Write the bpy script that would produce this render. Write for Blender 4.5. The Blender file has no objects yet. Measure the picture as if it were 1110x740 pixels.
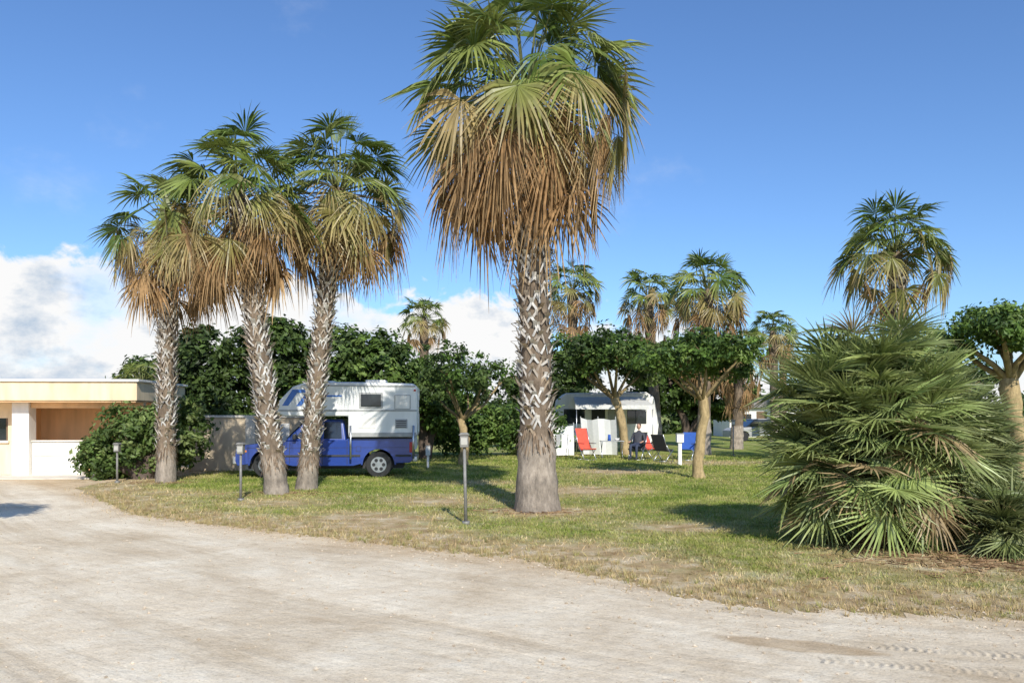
import bpy, math, numpy as np
from mathutils import Vector
rad=math.radians
scene=bpy.context.scene
scene.view_settings.view_transform='Standard'
scene.view_settings.look='None'
scene.view_settings.exposure=0
COL=scene.collection

# ------------------------------------------------------------ materials
def newmat(name):
    m=bpy.data.materials.new(name); m.use_nodes=True
    nt=m.node_tree; nt.nodes.clear()
    return m,nt
def N(nt,t,**k):
    n=nt.nodes.new(t)
    for a,b in k.items(): setattr(n,a,b)
    return n
def L(nt,a,b): nt.links.new(a,b)
def simple(name,col,rough=0.6,metal=0.0,var=0.12,scale=8.0,bump=0.0,coat=0.0,spec=0.5,streak=False):
    m,nt=newmat(name)
    o=N(nt,'ShaderNodeOutputMaterial'); p=N(nt,'ShaderNodeBsdfPrincipled')
    tc=N(nt,'ShaderNodeTexCoord'); nz=N(nt,'ShaderNodeTexNoise')
    nz.inputs['Scale'].default_value=scale; nz.inputs['Detail'].default_value=6
    if streak:
        mg=N(nt,'ShaderNodeMapping'); mg.inputs['Scale'].default_value=(1.6,1.6,.35); L(nt,tc.outputs['Object'],mg.inputs['Vector']); L(nt,mg.outputs['Vector'],nz.inputs['Vector'])
    else: L(nt,tc.outputs['Object'],nz.inputs['Vector'])
    mp=N(nt,'ShaderNodeMapRange'); mp.inputs['From Min'].default_value=.3; mp.inputs['From Max'].default_value=.7
    mp.inputs['To Min'].default_value=1-var; mp.inputs['To Max'].default_value=1+var
    L(nt,nz.outputs['Fac'],mp.inputs['Value'])
    mx=N(nt,'ShaderNodeVectorMath',operation='SCALE'); mx.inputs[0].default_value=col
    L(nt,mp.outputs['Result'],mx.inputs['Scale']); L(nt,mx.outputs['Vector'],p.inputs['Base Color'])
    p.inputs['Roughness'].default_value=rough; p.inputs['Metallic'].default_value=metal
    p.inputs['Coat Weight'].default_value=coat; p.inputs['Specular IOR Level'].default_value=spec
    if bump>0:
        b=N(nt,'ShaderNodeBump'); b.inputs['Strength'].default_value=bump; b.inputs['Distance'].default_value=.02
        L(nt,nz.outputs['Fac'],b.inputs['Height']); L(nt,b.outputs['Normal'],p.inputs['Normal'])
    L(nt,p.outputs['BSDF'],o.inputs['Surface'])
    return m
def leafmat(name,trans=0.3,rough=.5,var=.25,scale=6.0,spec=.3):
    m,nt=newmat(name)
    o=N(nt,'ShaderNodeOutputMaterial'); p=N(nt,'ShaderNodeBsdfPrincipled')
    at=N(nt,'ShaderNodeAttribute',attribute_name='Col')
    tc=N(nt,'ShaderNodeTexCoord'); nz=N(nt,'ShaderNodeTexNoise'); nz.inputs['Scale'].default_value=scale
    nz.inputs['Detail'].default_value=4
    L(nt,tc.outputs['Object'],nz.inputs['Vector'])
    mp=N(nt,'ShaderNodeMapRange'); mp.inputs['From Min'].default_value=.3; mp.inputs['From Max'].default_value=.7
    mp.inputs['To Min'].default_value=1-var; mp.inputs['To Max'].default_value=1+var
    L(nt,nz.outputs['Fac'],mp.inputs['Value'])
    mx=N(nt,'ShaderNodeVectorMath',operation='SCALE'); L(nt,at.outputs['Color'],mx.inputs[0]); L(nt,mp.outputs['Result'],mx.inputs['Scale'])
    L(nt,mx.outputs['Vector'],p.inputs['Base Color']); p.inputs['Roughness'].default_value=rough
    p.inputs['Specular IOR Level'].default_value=spec
    if trans>0:
        t=N(nt,'ShaderNodeBsdfTranslucent'); L(nt,mx.outputs['Vector'],t.inputs['Color'])
        ms=N(nt,'ShaderNodeMixShader'); ms.inputs['Fac'].default_value=trans
        L(nt,p.outputs['BSDF'],ms.inputs[1]); L(nt,t.outputs['BSDF'],ms.inputs[2]); L(nt,ms.outputs['Shader'],o.inputs['Surface'])
    else: L(nt,p.outputs['BSDF'],o.inputs['Surface'])
    return m
def barkmat(name,bump=.6,sz=(14,14,5),lo=.55,hi=1.35):
    m,nt=newmat(name)
    o=N(nt,'ShaderNodeOutputMaterial'); p=N(nt,'ShaderNodeBsdfPrincipled')
    at=N(nt,'ShaderNodeAttribute',attribute_name='Col')
    tc=N(nt,'ShaderNodeTexCoord'); ma=N(nt,'ShaderNodeMapping'); ma.inputs['Scale'].default_value=sz
    nz=N(nt,'ShaderNodeTexNoise'); nz.inputs['Scale'].default_value=1; nz.inputs['Detail'].default_value=7; nz.inputs['Roughness'].default_value=.7
    L(nt,tc.outputs['Object'],ma.inputs['Vector']); L(nt,ma.outputs['Vector'],nz.inputs['Vector'])
    mp=N(nt,'ShaderNodeMapRange'); mp.inputs['From Min'].default_value=.3; mp.inputs['From Max'].default_value=.7
    mp.inputs['To Min'].default_value=lo; mp.inputs['To Max'].default_value=hi
    L(nt,nz.outputs['Fac'],mp.inputs['Value'])
    mx=N(nt,'ShaderNodeVectorMath',operation='SCALE'); L(nt,at.outputs['Color'],mx.inputs[0]); L(nt,mp.outputs['Result'],mx.inputs['Scale'])
    L(nt,mx.outputs['Vector'],p.inputs['Base Color']); p.inputs['Roughness'].default_value=.9; p.inputs['Specular IOR Level'].default_value=.2
    b=N(nt,'ShaderNodeBump'); b.inputs['Strength'].default_value=bump; b.inputs['Distance'].default_value=.04
    L(nt,nz.outputs['Fac'],b.inputs['Height']); L(nt,b.outputs['Normal'],p.inputs['Normal'])
    L(nt,p.outputs['BSDF'],o.inputs['Surface'])
    return m

M_PALM=leafmat('palm_frond',.25,.42,.2,4,.4)
M_LEAF=leafmat('broad_leaf',.3,.5,.25,5)
M_DRY=leafmat('dry_frond',.15,.8,.3,8,.1)
M_BARK=barkmat('palm_bark',.9)
M_BARK2=barkmat('tree_bark',.7,(10,10,4),.5,1.3)

# ------------------------------------------------------------ mesh accumulator
class Acc:
    def __init__(s): s.v=[];s.q=[];s.t=[];s.c=[];s.n=0
    def add(s,v,q=None,c=(1,1,1),t=None):
        v=np.asarray(v,float).reshape(-1,3); k=len(v)
        c=np.asarray(c,float)
        if c.ndim==1: c=np.tile(c,(k,1))
        s.v.append(v); s.c.append(c)
        if q is not None and len(q): s.q.append(np.asarray(q,int).reshape(-1,4)+s.n)
        if t is not None and len(t): s.t.append(np.asarray(t,int).reshape(-1,3)+s.n)
        s.n+=k
    def build(s,name,mat,smooth=False,attrs=None,parent=None):
        me=bpy.data.meshes.new(name)
        v=np.concatenate(s.v); c=np.concatenate(s.c)
        q=np.concatenate(s.q) if s.q else np.zeros((0,4),int)
        t=np.concatenate(s.t) if s.t else np.zeros((0,3),int)
        me.vertices.add(len(v)); me.vertices.foreach_set('co',v.astype(np.float32).ravel())
        loops=np.concatenate([q.ravel(),t.ravel()]).astype(np.int32)
        me.loops.add(len(loops)); me.loops.foreach_set('vertex_index',loops)
        st=np.concatenate([np.arange(len(q))*4,len(q)*4+np.arange(len(t))*3]).astype(np.int32)
        me.polygons.add(len(st)); me.polygons.foreach_set('loop_start',st)
        me.polygons.foreach_set('use_smooth',np.full(len(st),smooth,dtype=bool))
        me.update(calc_edges=True); me.validate()
        a=me.color_attributes.new('Col','FLOAT_COLOR','POINT')
        a.data.foreach_set('color',np.concatenate([c,np.ones((len(c),1))],1).astype(np.float32).ravel())
        if attrs:
            for k,val in attrs.items():
                a=me.attributes.new(k,'FLOAT','POINT'); a.data.foreach_set('value',np.asarray(val,np.float32))
        me.materials.append(mat)
        o=bpy.data.objects.new(name,me); COL.objects.link(o)
        if parent: o.parent=parent
        return o
def empty(name,loc=(0,0,0),rot=0,scale=1):
    e=bpy.data.objects.new(name,None); e.location=loc; e.rotation_euler=(0,0,rot); e.scale=(scale,)*3
    e.empty_display_size=.3; COL.objects.link(e); return e
def nrm(a): 
    a=np.asarray(a,float); return a/ (np.linalg.norm(a,axis=-1,keepdims=True)+1e-9)
def tube(acc,pts,rs,n=8,col=(.2,.15,.1),rng=None,jit=0):
    pts=np.asarray(pts,float); k=len(pts); V=[]
    for i in range(k):
        d=nrm(pts[min(i+1,k-1)]-pts[max(i-1,0)])
        a=np.cross(d,[0.13,1,0.07]) if abs(d[1])<.9 else np.cross(d,[1,0,0]); a=nrm(a); b=np.cross(d,a)
        th=np.arange(n)*2*np.pi/n
        r=rs[i]*(1+(rng.uniform(-jit,jit,n) if rng is not None and jit else 0))
        V.append(pts[i]+ (np.cos(th)*r)[:,None]*a+(np.sin(th)*r)[:,None]*b)
    V=np.concatenate(V); q=[]
    for i in range(k-1):
        for j in range(n):
            q.append((i*n+j,i*n+(j+1)%n,(i+1)*n+(j+1)%n,(i+1)*n+j))
    acc.add(V,q,col)

# ------------------------------------------------------------ fronds
def frond(acc,base,az,el,pl,bl,nseg,spread,bend,droop,sag,ca,cb,rng,roll=0,pw=.03,pc=(.2,.22,.08),fuse=.5):
    Z=np.array([0,0,1.])
    d0=np.array([math.cos(el)*math.cos(az),math.cos(el)*math.sin(az),math.sin(el)])
    s=np.array([-math.sin(az),math.cos(az),0]); u=np.cross(d0,s)
    s=s*math.cos(roll)+u*math.sin(roll); u=np.cross(d0,s)
    t=np.linspace(0,1,5)[:,None]
    p=base+d0*pl*t-Z*sag*pl*t**2
    d1=nrm(d0-2*sag*Z); s=nrm(s-d1*np.dot(s,d1)); u1=np.cross(d1,s)
    w=np.linspace(1.5,.6,5)[:,None]*pw
    V=np.concatenate([p-s*w,p+s*w]); q=[(i,i+1,i+6,i+5) for i in range(4)]
    acc.add(V,q,pc)
    V=np.concatenate([p-u1*w*.6,p+u1*w*.6]); acc.add(V,q,pc)
    h=p[-1]; b=d1*math.cos(bend)-u1*math.sin(bend); u2=np.cross(b,s)
    th=np.linspace(-spread,spread,nseg)+rng.normal(0,spread/nseg*.35,nseg)
    e=b*np.cos(th)[:,None]+s*np.sin(th)[:,None]; pq=-b*np.sin(th)[:,None]+s*np.cos(th)[:,None]
    Ls=bl*(.72+.28*np.cos(th*.8))*rng.uniform(.85,1.08,nseg)
    dr=droop*rng.uniform(.6,1.5,nseg)
    tw=rng.uniform(-.6,.6,nseg)+np.where(np.arange(nseg)%2==0,.5,-.5)
    secs=[.03,fuse,.5*(fuse+1)+.02,1.0]; half=spread/nseg
    rows=[]
    cup=.15
    for k,r in enumerate(secs):
        R=(Ls*r)[:,None]
        c=h+e*R+u2*(cup*bl*(r*(1-r))*np.abs(np.sin(th)))[:,None]-Z*(dr*Ls*max(0,(r-.25)/.75)**2)[:,None]
        hw=[.03*half*bl,fuse*bl*half*1.05,fuse*bl*half*.62,.002][k]
        a=pq*np.cos(tw)[:,None]+u2*np.sin(tw)[:,None]
        rows+= [c-a*hw,c+a*hw]
    V=np.stack(rows,1).reshape(-1,3)
    base_i=np.arange(nseg)*8
    q=np.concatenate([np.stack([base_i+2*k,base_i+2*k+1,base_i+2*k+3,base_i+2*k+2],1) for k in range(3)])
    ca=np.array(ca);cb=np.array(cb)
    f=np.array([0,0,.15,.15,.55,.55,1,1])
    c=ca*(1-f)[:,None]+cb*f[:,None]
    C=(c[None]*rng.uniform(.75,1.25,(nseg,1,1))).reshape(-1,3)
    acc.add(V,q,C)

GREENS=[(.08,.13,.022),(.12,.175,.03),(.165,.215,.042),(.21,.25,.06)]
def lerp(a,b,t): return tuple(np.array(a)*(1-t)+np.array(b)*t)
barkmat_stub=barkmat('leaf_stub',.3,(14,14,8),.75,1.2)
def palm(base,heart,rc,R,seed,ng=46,nm=22,nd=34,skirt=1.1,boot_from=.25,nseg=24,name='palm_tree',flare=1.35,boot=True,low=-52,pet=.56):
    rng=np.random.default_rng(seed)
    base=np.array(base,float);heart=np.array(heart,float); H=heart[2]-base[2]
    E=empty(name,base)
    def path(t): 
        p=base+(heart-base)*t; p[0]+= math.sin(t*math.pi)*(-.05*(heart[0]-base[0])+.03*math.sin(seed)); return p-base
    tr=Acc(); n=24; k=44; V=[];C=[]
    for i in range(k+1):
        t=i/k; z=t*H
        r=rc*(1+(flare-1)*math.exp(-z/.6)+ .12*math.exp(-((z-.9)/.5)**2))*(1+rng.normal(0,.025))
        if t>.93: r*=1-.5*(t-.93)/.07
        th=np.arange(n)*2*np.pi/n; rr=r*(1+rng.uniform(-.06,.06,n)+.03*np.sin(th*3+seed+z*2))
        V.append(path(t)+np.stack([np.cos(th)*rr,np.sin(th)*rr,np.zeros(n)],1))
        g=np.array((.36,.30,.24))*(.75+.25*min(1,z/.5)) if t<boot_from else (.20,.15,.105)
        C.append(np.tile(np.array(g)*rng.uniform(.8,1.15),(n,1))*rng.uniform(.85,1.15,(n,1)))
    q=[(i*n+j,i*n+(j+1)%n,(i+1)*n+(j+1)%n,(i+1)*n+j) for i in range(k) for j in range(n)]
    V[0][:,2]-=.05
    tr.add(np.concatenate(V),q,np.concatenate(C))
    tr.build('trunk',M_BARK,True,parent=E)
    if boot:
        bo=Acc(); nb=9; dz=.115; z=boot_from*H; ring=0
        while z<H*.95:
            for j in range(nb):
                if rng.random()<.13: continue
                phi=(j+.5*(ring%2))*2*np.pi/nb+rng.normal(0,.14); zz=z+rng.normal(0,.038)
                a=np.pi/nb*rng.uniform(.8,1.3); hh=rng.uniform(.11,.21); rp=rc*1.02
                out=rng.uniform(.03,.10)
                def P(ang,r,zv):
                    return path(zv/H)+np.array([math.cos(ang)*r,math.sin(ang)*r,0])
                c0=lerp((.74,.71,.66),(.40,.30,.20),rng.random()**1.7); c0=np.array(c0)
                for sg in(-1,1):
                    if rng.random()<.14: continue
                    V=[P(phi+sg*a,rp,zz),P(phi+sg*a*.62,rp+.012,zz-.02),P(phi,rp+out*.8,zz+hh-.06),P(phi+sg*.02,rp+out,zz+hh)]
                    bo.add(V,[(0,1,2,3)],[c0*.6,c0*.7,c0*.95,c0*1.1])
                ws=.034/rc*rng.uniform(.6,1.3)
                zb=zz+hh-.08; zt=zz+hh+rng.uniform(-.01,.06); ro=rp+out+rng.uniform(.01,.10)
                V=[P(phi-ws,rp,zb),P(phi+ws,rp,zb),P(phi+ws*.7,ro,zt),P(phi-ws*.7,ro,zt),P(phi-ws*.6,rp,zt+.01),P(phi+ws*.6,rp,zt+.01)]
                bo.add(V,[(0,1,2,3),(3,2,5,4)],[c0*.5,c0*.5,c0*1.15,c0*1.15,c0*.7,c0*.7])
            z+=dz; ring+=1
        for j in range(130):
            phi=rng.uniform(0,2*np.pi); zz=boot_from*H+rng.uniform(-.2,.16); ln=rng.uniform(.08,.26)
            r=rc*1.1; w=.05
            V=[P(phi-w,r,zz),P(phi+w,r,zz),P(phi+w*.3,r+.09,zz-ln),P(phi-w*.3,r+.09,zz-ln)]
            bo.add(V,[(0,1,2,3)],lerp((.34,.25,.17),(.12,.08,.05),rng.random()))
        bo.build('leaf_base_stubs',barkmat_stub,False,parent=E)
    hp=heart-base
    fr=Acc(); dd=Acc()
    ga=2.39996
    for i in range(ng):
        f=(i+.5)/ng
        el=rad(86-84*f**.85)+rng.normal(0,.14); az=i*ga+rng.normal(0,.25)
        g=GREENS[rng.integers(4)]; tip=lerp(g,(.38,.32,.12),rng.uniform(.05,.7)*(0.3+f*.6))
        ba=hp+np.array([math.cos(az)*.08,math.sin(az)*.08,.12-.3*f])
        sc=rng.uniform(.78,1.12)*(.8 if f<.12 else 1)
        frond(fr,ba,az,el,R*pet*sc,R*.40*sc,nseg,rad(rng.uniform(85,130)) if f>.1 else rad(30),rad(rng.uniform(5,65)),rng.uniform(.12,.36),.12*f+.04,g,tip,rng,roll=rng.normal(0,.5),pw=.018,pc=(.22,.23,.09),fuse=.42)
    for i in range(nm):
        f=(i+.5)/nm; el=rad(6-36*f)+rng.normal(0,.12); az=i*ga+rng.normal(0,.3)
        g=lerp(GREENS[rng.integers(1,4)],(.34,.25,.10),rng.uniform(.15,1)); tip=lerp((.46,.35,.16),(.34,.21,.10),rng.random())
        ba=hp+np.array([math.cos(az)*.1,math.sin(az)*.1,-.1-.2*f]); sc=rng.uniform(.78,1.08)
        frond(fr,ba,az,el,R*(pet+.04)*sc,R*.40*sc,nseg,rad(rng.uniform(65,110)),rad(rng.uniform(20,75)),rng.uniform(.2,.5),.12,g,tip,rng,roll=rng.normal(0,.5),pw=.018,pc=(.32,.25,.12),fuse=.42)
    for i in range(nd):
        f=(i+.5)/nd; el=rad(-16+(low+16)*f)+rng.normal(0,.12); az=i*ga+rng.normal(0,.4)
        g=lerp((.34,.21,.10),(.19,.105,.045),rng.random()); tip=lerp((.47,.33,.17),(.27,.155,.07),rng.random())
        ba=hp+np.array([math.cos(az)*rc*.6,math.sin(az)*rc*.6,-.22-skirt*f]); sc=rng.uniform(.72,1.05)
        frond(dd,ba,az,el,R*(pet-.02)*sc,R*.40*sc,max(12,nseg-6),rad(rng.uniform(35,80)),rad(rng.uniform(20,80)),rng.uniform(.35,.85),.14,g,tip,rng,roll=rng.normal(0,.6),pw=.016,pc=(.34,.23,.12))
    fr.build('green_fronds',M_PALM,False,parent=E); dd.build('dead_fronds',M_DRY,False,parent=E)
    return E

palm((-8.85,20.3,0),(-8.72,20.3,6.5),.195,1.95,11,ng=30,nm=26,nd=30,skirt=.5,boot_from=.13)
palm((-5.1,17.2,0),(-5.98,17.3,6.55),.205,2.05,12,ng=36,nm=26,nd=32,skirt=.6,boot_from=.12)
palm((-4.75,18.3,0),(-4.02,18.5,7.0),.185,2.1,13,ng=38,nm=24,nd=24,skirt=.5,boot_from=.10)
palm((.45,14.2,0),(.25,14.3,7.5),.27,2.6,14,ng=50,nm=26,nd=40,skirt=.5,boot_from=.18,nseg=30,flare=1.6,low=-55)
palm((12.3,25,0),(12.1,25,6.85),.24,2.25,15,ng=42,nm=16,nd=5,skirt=.3,nseg=20)
palm((3.3,42,0),(3.2,42,8.4),.25,2.1,16,ng=34,nm=16,nd=16,nseg=16,boot=False)
palm((7.7,42,0),(7.2,42,8.0),.26,2.0,17,ng=32,nm=16,nd=16,nseg=16,boot=False)
palm((8.2,34,0),(8.4,34,7.1),.26,2.2,18,ng=38,nm=26,nd=44,nseg=18,skirt=2.2,boot=False,low=-75)
palm((16.6,50,0),(16.4,50,7.0),.26,1.9,19,ng=34,nm=14,nd=10,nseg=16,boot=False,skirt=.6)
palm((-5,45,0),(-5,45,7.2),.26,1.7,20,ng=32,nm=12,nd=10,nseg=16,boot=False,skirt=.6)
palm((11.3,40,0),(11.5,40,4.9),.26,1.7,21,ng=24,nm=16,nd=26,nseg=16,boot=False,skirt=1.6,low=-75)
palm((-14.3,30.5,0),(-14.2,30.5,2.9),.2,1.4,22,ng=26,nm=8,nd=6,nseg=16,boot=False)
palm((20.5,60,0),(20.5,60,6.6),.26,1.7,23,ng=30,nm=12,nd=10,nseg=14,boot=False)

# ------------------------------------------------------------ dwarf fan palm clumps
def dwarf_palm(center,rx,ry,zc,rz,seed,n,bl,tone,name='dwarf_fan_palm'):
    rng=np.random.default_rng(seed); c=np.array(center,float); E=empty(name,c)
    a=Acc(); tr=Acc()
    for j in range(7):
        th=rng.uniform(0,6.28); rr=rng.uniform(0,.25)*rx
        p=np.array([math.cos(th)*rr,math.sin(th)*rr,-.03]); tube(tr,[p,p*1.2+[0,0,zc*.35],p*1.3+[0,0,zc*.7]],[.07,.06,.04],8,(.13,.09,.06),rng,.15)
    tr.build('stems',M_BARK,True,parent=E)
    for i in range(n):
        f=(i+.5)/n; ce=1-1.86*f; el=math.asin(max(-.86,min(1,ce)))+rng.normal(0,.08); az=i*2.39996+rng.normal(0,.15)
        dv=np.array([math.cos(el)*math.cos(az)*rx,math.cos(el)*math.sin(az)*ry,math.sin(el)*rz])
        if el<-.2: dv[:2]*=1+.25*(-el)
        lump=1+.09*math.sin(az*3+seed)+.07*math.sin(az*5+el*4)
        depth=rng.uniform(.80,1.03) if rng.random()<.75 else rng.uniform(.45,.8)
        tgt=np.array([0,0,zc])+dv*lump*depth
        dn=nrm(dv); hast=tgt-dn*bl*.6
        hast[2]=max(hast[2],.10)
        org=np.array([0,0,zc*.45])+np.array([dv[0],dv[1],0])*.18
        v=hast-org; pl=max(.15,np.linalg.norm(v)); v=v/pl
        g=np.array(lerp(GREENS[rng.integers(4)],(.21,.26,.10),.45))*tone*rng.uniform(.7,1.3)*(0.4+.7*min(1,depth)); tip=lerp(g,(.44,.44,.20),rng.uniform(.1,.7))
        if rng.random()<.04 or (el<-.5 and rng.random()<.2): g=(.28,.2,.10); tip=(.42,.31,.16)
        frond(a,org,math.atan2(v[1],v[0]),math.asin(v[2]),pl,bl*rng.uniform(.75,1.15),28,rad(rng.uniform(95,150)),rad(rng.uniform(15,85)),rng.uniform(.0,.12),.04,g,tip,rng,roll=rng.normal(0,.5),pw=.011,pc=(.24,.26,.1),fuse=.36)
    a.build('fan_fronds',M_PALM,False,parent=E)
dwarf_palm((4.80,10.5,0),1.36,1.25,1.45,1.80,31,420,.64,1.2)
dwarf_palm((6.0,11.0,0),1.0,1.0,1.0,1.45,32,240,.60,.65)
dwarf_palm((5.9,9.55,0),.50,.45,.42,.60,33,80,.42,.7)

# ------------------------------------------------------------ broadleaf foliage
def foliage(acc,ells,nsub,nleaf,leaf,cols,rng,subr=.3,shell=.35):
    w=np.array([e[3]*e[4]*e[5] for e in ells])**.67; w/=w.sum()
    idx=rng.choice(len(ells),nsub,p=w)
    el=np.array(ells)[idx]
    d=nrm(rng.normal(0,1,(nsub,3))); rr=rng.uniform(shell,1,nsub)**.5
    sc=el[:,:3]+d*el[:,3:6]*rr[:,None]
    sr=subr*rng.uniform(.6,1.35,nsub)
    cc=np.array(cols)[rng.integers(0,len(cols),nsub)]*rng.uniform(.7,1.25,(nsub,1))
    n=nsub*nleaf
    SC=np.repeat(sc,nleaf,0); SR=np.repeat(sr,nleaf)[:,None]
    off=rng.normal(0,.5,(n,3))*SR*np.array([1,1,.65])
    c=SC+off
    nn=nrm(np.repeat(d,nleaf,0)*.5+nrm(off)*.4+rng.normal(0,.55,(n,3))+np.array([0,0,.45]))
    a=nrm(np.cross(nn,rng.normal(0,1,(n,3)))); b=np.cross(nn,a)
    s=leaf*rng.uniform(.6,1.3,n)[:,None]
    V=np.stack([c-a*s,c-b*s*.5+nn*s*.12,c+a*s,c+b*s*.5+nn*s*.12],1).reshape(-1,3)
    q=np.arange(n*4).reshape(-1,4)
    C=np.repeat(np.repeat(cc,nleaf,0)*rng.uniform(.75,1.25,(n,1)),4,0)
    acc.add(V,q,C)
DG=[(.055,.09,.022),(.08,.125,.03),(.042,.068,.019),(.105,.155,.04)]
MG=[(.09,.155,.03),(.13,.205,.04),(.06,.11,.025),(.165,.235,.055)]
def umbrella_tree(base,crown,r,rz,seed,leafn=240,leaf=.07,tr=.17,cols=MG,name='umbrella_tree',bark=(.42,.31,.16),nl=8):
    rng=np.random.default_rng(seed); b=np.array(base,float); c=np.array(crown,float)-b; E=empty(name,b)
    t=Acc(); fz=(c[2]-rz)*.86; fork=np.array([c[0]*.6,c[1]*.6,fz])
    K=9; pts=[];rs=[]
    for i in range(K+1):
        u=i/K; pts.append(fork*u+rng.normal(0,.018,3)*[1,1,0]+[.06*math.sin(u*5+seed),0,0]); rs.append(tr*(.9+.45*math.exp(-u*fz/.25))*(1+rng.normal(0,.05)))
    pts[0][2]-=.05; pts.append(fork+[0,0,.12]); rs.append(tr*.6)
    tube(t,pts,rs,14,bark,rng,.09)
    ells=[]
    for i in range(nl):
        az=i*2*np.pi/nl+rng.normal(0,.25); rr=r*rng.uniform(.45,.8)
        e=np.array([c[0]+math.cos(az)*rr,c[1]+math.sin(az)*rr,c[2]+rng.uniform(-.4,.35)*rz])
        m=fork*.55+e*.45+np.array([0,0,-.05*r])+rng.normal(0,.05,3); m2=fork*.2+e*.8+rng.normal(0,.08,3)
        tube(t,[fork+[0,0,-.05],m,m2,e],[tr*.42,tr*.3,tr*.22,tr*.1],7,np.array(bark)*.7,rng,.1)
        for j in range(3):
            e2=e+rng.normal(0,.35,3)*[r*.35,r*.35,rz*.6]; tube(t,[m2,(m2+e2)/2+rng.normal(0,.05,3),e2],[tr*.18,tr*.13,tr*.05],5,np.array(bark)*.5)
        q_=rng.uniform(.3,.5)
        ells.append((e[0],e[1],e[2],r*q_,r*q_,rz*rng.uniform(.4,.75)))
    ells.append((c[0],c[1],c[2]+rz*.3,r*.6,r*.6,rz*.6))
    t.build('trunk_and_limbs',M_BARK2,True,parent=E)
    a=Acc(); foliage(a,ells,leafn,42,leaf,cols,rng,subr=.22*max(1,r/1.8),shell=.2)
    a.build('leaves',M_LEAF,False,parent=E)
    return E
umbrella_tree((5.1,21.5,0),(5.2,21.5,3.3),1.85,.8,41,220,.07,.14)
umbrella_tree((5.0,34,0),(4.0,34,4.15),2.7,1.35,42,330,.10,.2,cols=MG+DG)
umbrella_tree((-1.6,27,0),(-1.75,27,3.0),2.1,1.15,43,120,.085,.15,cols=DG+MG[:1])
umbrella_tree((12.25,19.0,0),(11.75,19.0,3.7),1.6,.75,44,250,.07,.22)
umbrella_tree((-7.9,8.7,0),(-8.1,8.9,3.5),1.2,.6,45,180,.06,.14)
def dense_tree(base,ells,seed,nsub,leaf,cols=DG,name='carob_tree',subr=.35,nleaf=42,trunks=True):
    rng=np.random.default_rng(seed); b=np.array(base,float); E=empty(name,b)
    rel=[(e[0]-b[0],e[1]-b[1],e[2]-b[2],e[3],e[4],e[5]) for e in ells]
    if trunks:
        t=Acc()
        for e in rel:
            tube(t,[[0,0,-.05],[e[0]*.2,e[1]*.2,e[2]*.4],[e[0]*.8,e[1]*.8,e[2]*.85],[e[0],e[1],e[2]+e[5]*.4]],[.28,.2,.12,.04],8,(.12,.09,.07),rng,.1)
        t.build('trunk_and_limbs',M_BARK2,True,parent=E)
    a=Acc(); foliage(a,rel,nsub,nleaf,leaf,cols,rng,subr=subr,shell=.15); a.build('leaves',M_LEAF,False,parent=E)
dense_tree((-11.6,30,0),[(-11.8,30,3.7,1.3,1.3,1.4),(-10.8,30,2.3,1.4,1.2,1.2),(-12.6,30.5,2.0,1.1,1.2,1.1)],51,290,.12)
dense_tree((-9,30,0),[(-9.0,30,4.0,1.5,1.4,1.4),(-8.0,30,2.5,1.4,1.4,1.4)],52,310,.12,cols=DG+MG[:2])
dense_tree((-6.3,30,0),[(-6.4,30,3.8,1.3,1.4,1.3),(-4.9,30,3.5,1.3,1.4,1.3),(-6,30,2,2.0,1.3,1.4)],53,370,.12,cols=DG+MG)
dense_tree((-3.4,31,0),[(-3.6,31,2.7,1.2,1.3,1.2),(-2.6,31,2.1,1.2,1.2,1.1)],54,220,.12,cols=MG)
dense_tree((-15.5,34,0),[(-15.8,34,2.6,1.6,1.5,1.5),(-13.8,34,2.5,1.6,1.4,1.5)],55,280,.13)
dense_tree((-.6,33,0),[(-2.2,33,1.2,1.8,.9,1.2),(.6,33,1.1,1.8,.9,1.1)],56,320,.1,cols=MG,name='hedge',trunks=False)
dense_tree((1.9,39.5,0),[(1.2,39.5,2.6,1.7,1.2,1.5),(2.8,39.5,2.9,1.5,1.2,1.5)],57,300,.12)
dense_tree((9.8,44,0),[(8.6,44,3.6,2.2,1.6,1.9),(11.5,44,3.0,2.1,1.6,1.7)],58,380,.14,cols=DG+MG[:1])
dense_tree((15,31,0),[(14.6,31,2.5,1.6,1.4,1.3),(17,31,2.7,1.9,1.4,1.5)],59,300,.12)
dense_tree((-9.9,21.3,0),[(-10.2,21.4,1.0,1.05,.8,1.0),(-9.2,21.6,1.15,1.0,.8,1.05),(-10.9,21.1,.55,.6,.6,.6)],60,330,.075,cols=[(.11,.17,.04),(.15,.21,.06),(.08,.13,.03),(.20,.25,.08)],name='oleander_bush',subr=.24)
rng=np.random.default_rng(61); E=empty('distant_tree_belt',(0,75,0)); a=Acc(); ells=[]
for i in range(46):
    x=-75+i*3.4+rng.normal(0,1)
    if 19<x<29: continue
    ells.append((x,rng.uniform(-3,5),rng.uniform(.8,1.8),2.6,2,rng.uniform(1.5,2.6)))
foliage(a,ells,1000,36,.34,DG+MG[:1],rng,subr=.8); a.build('leaves',M_LEAF,parent=E)

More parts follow.
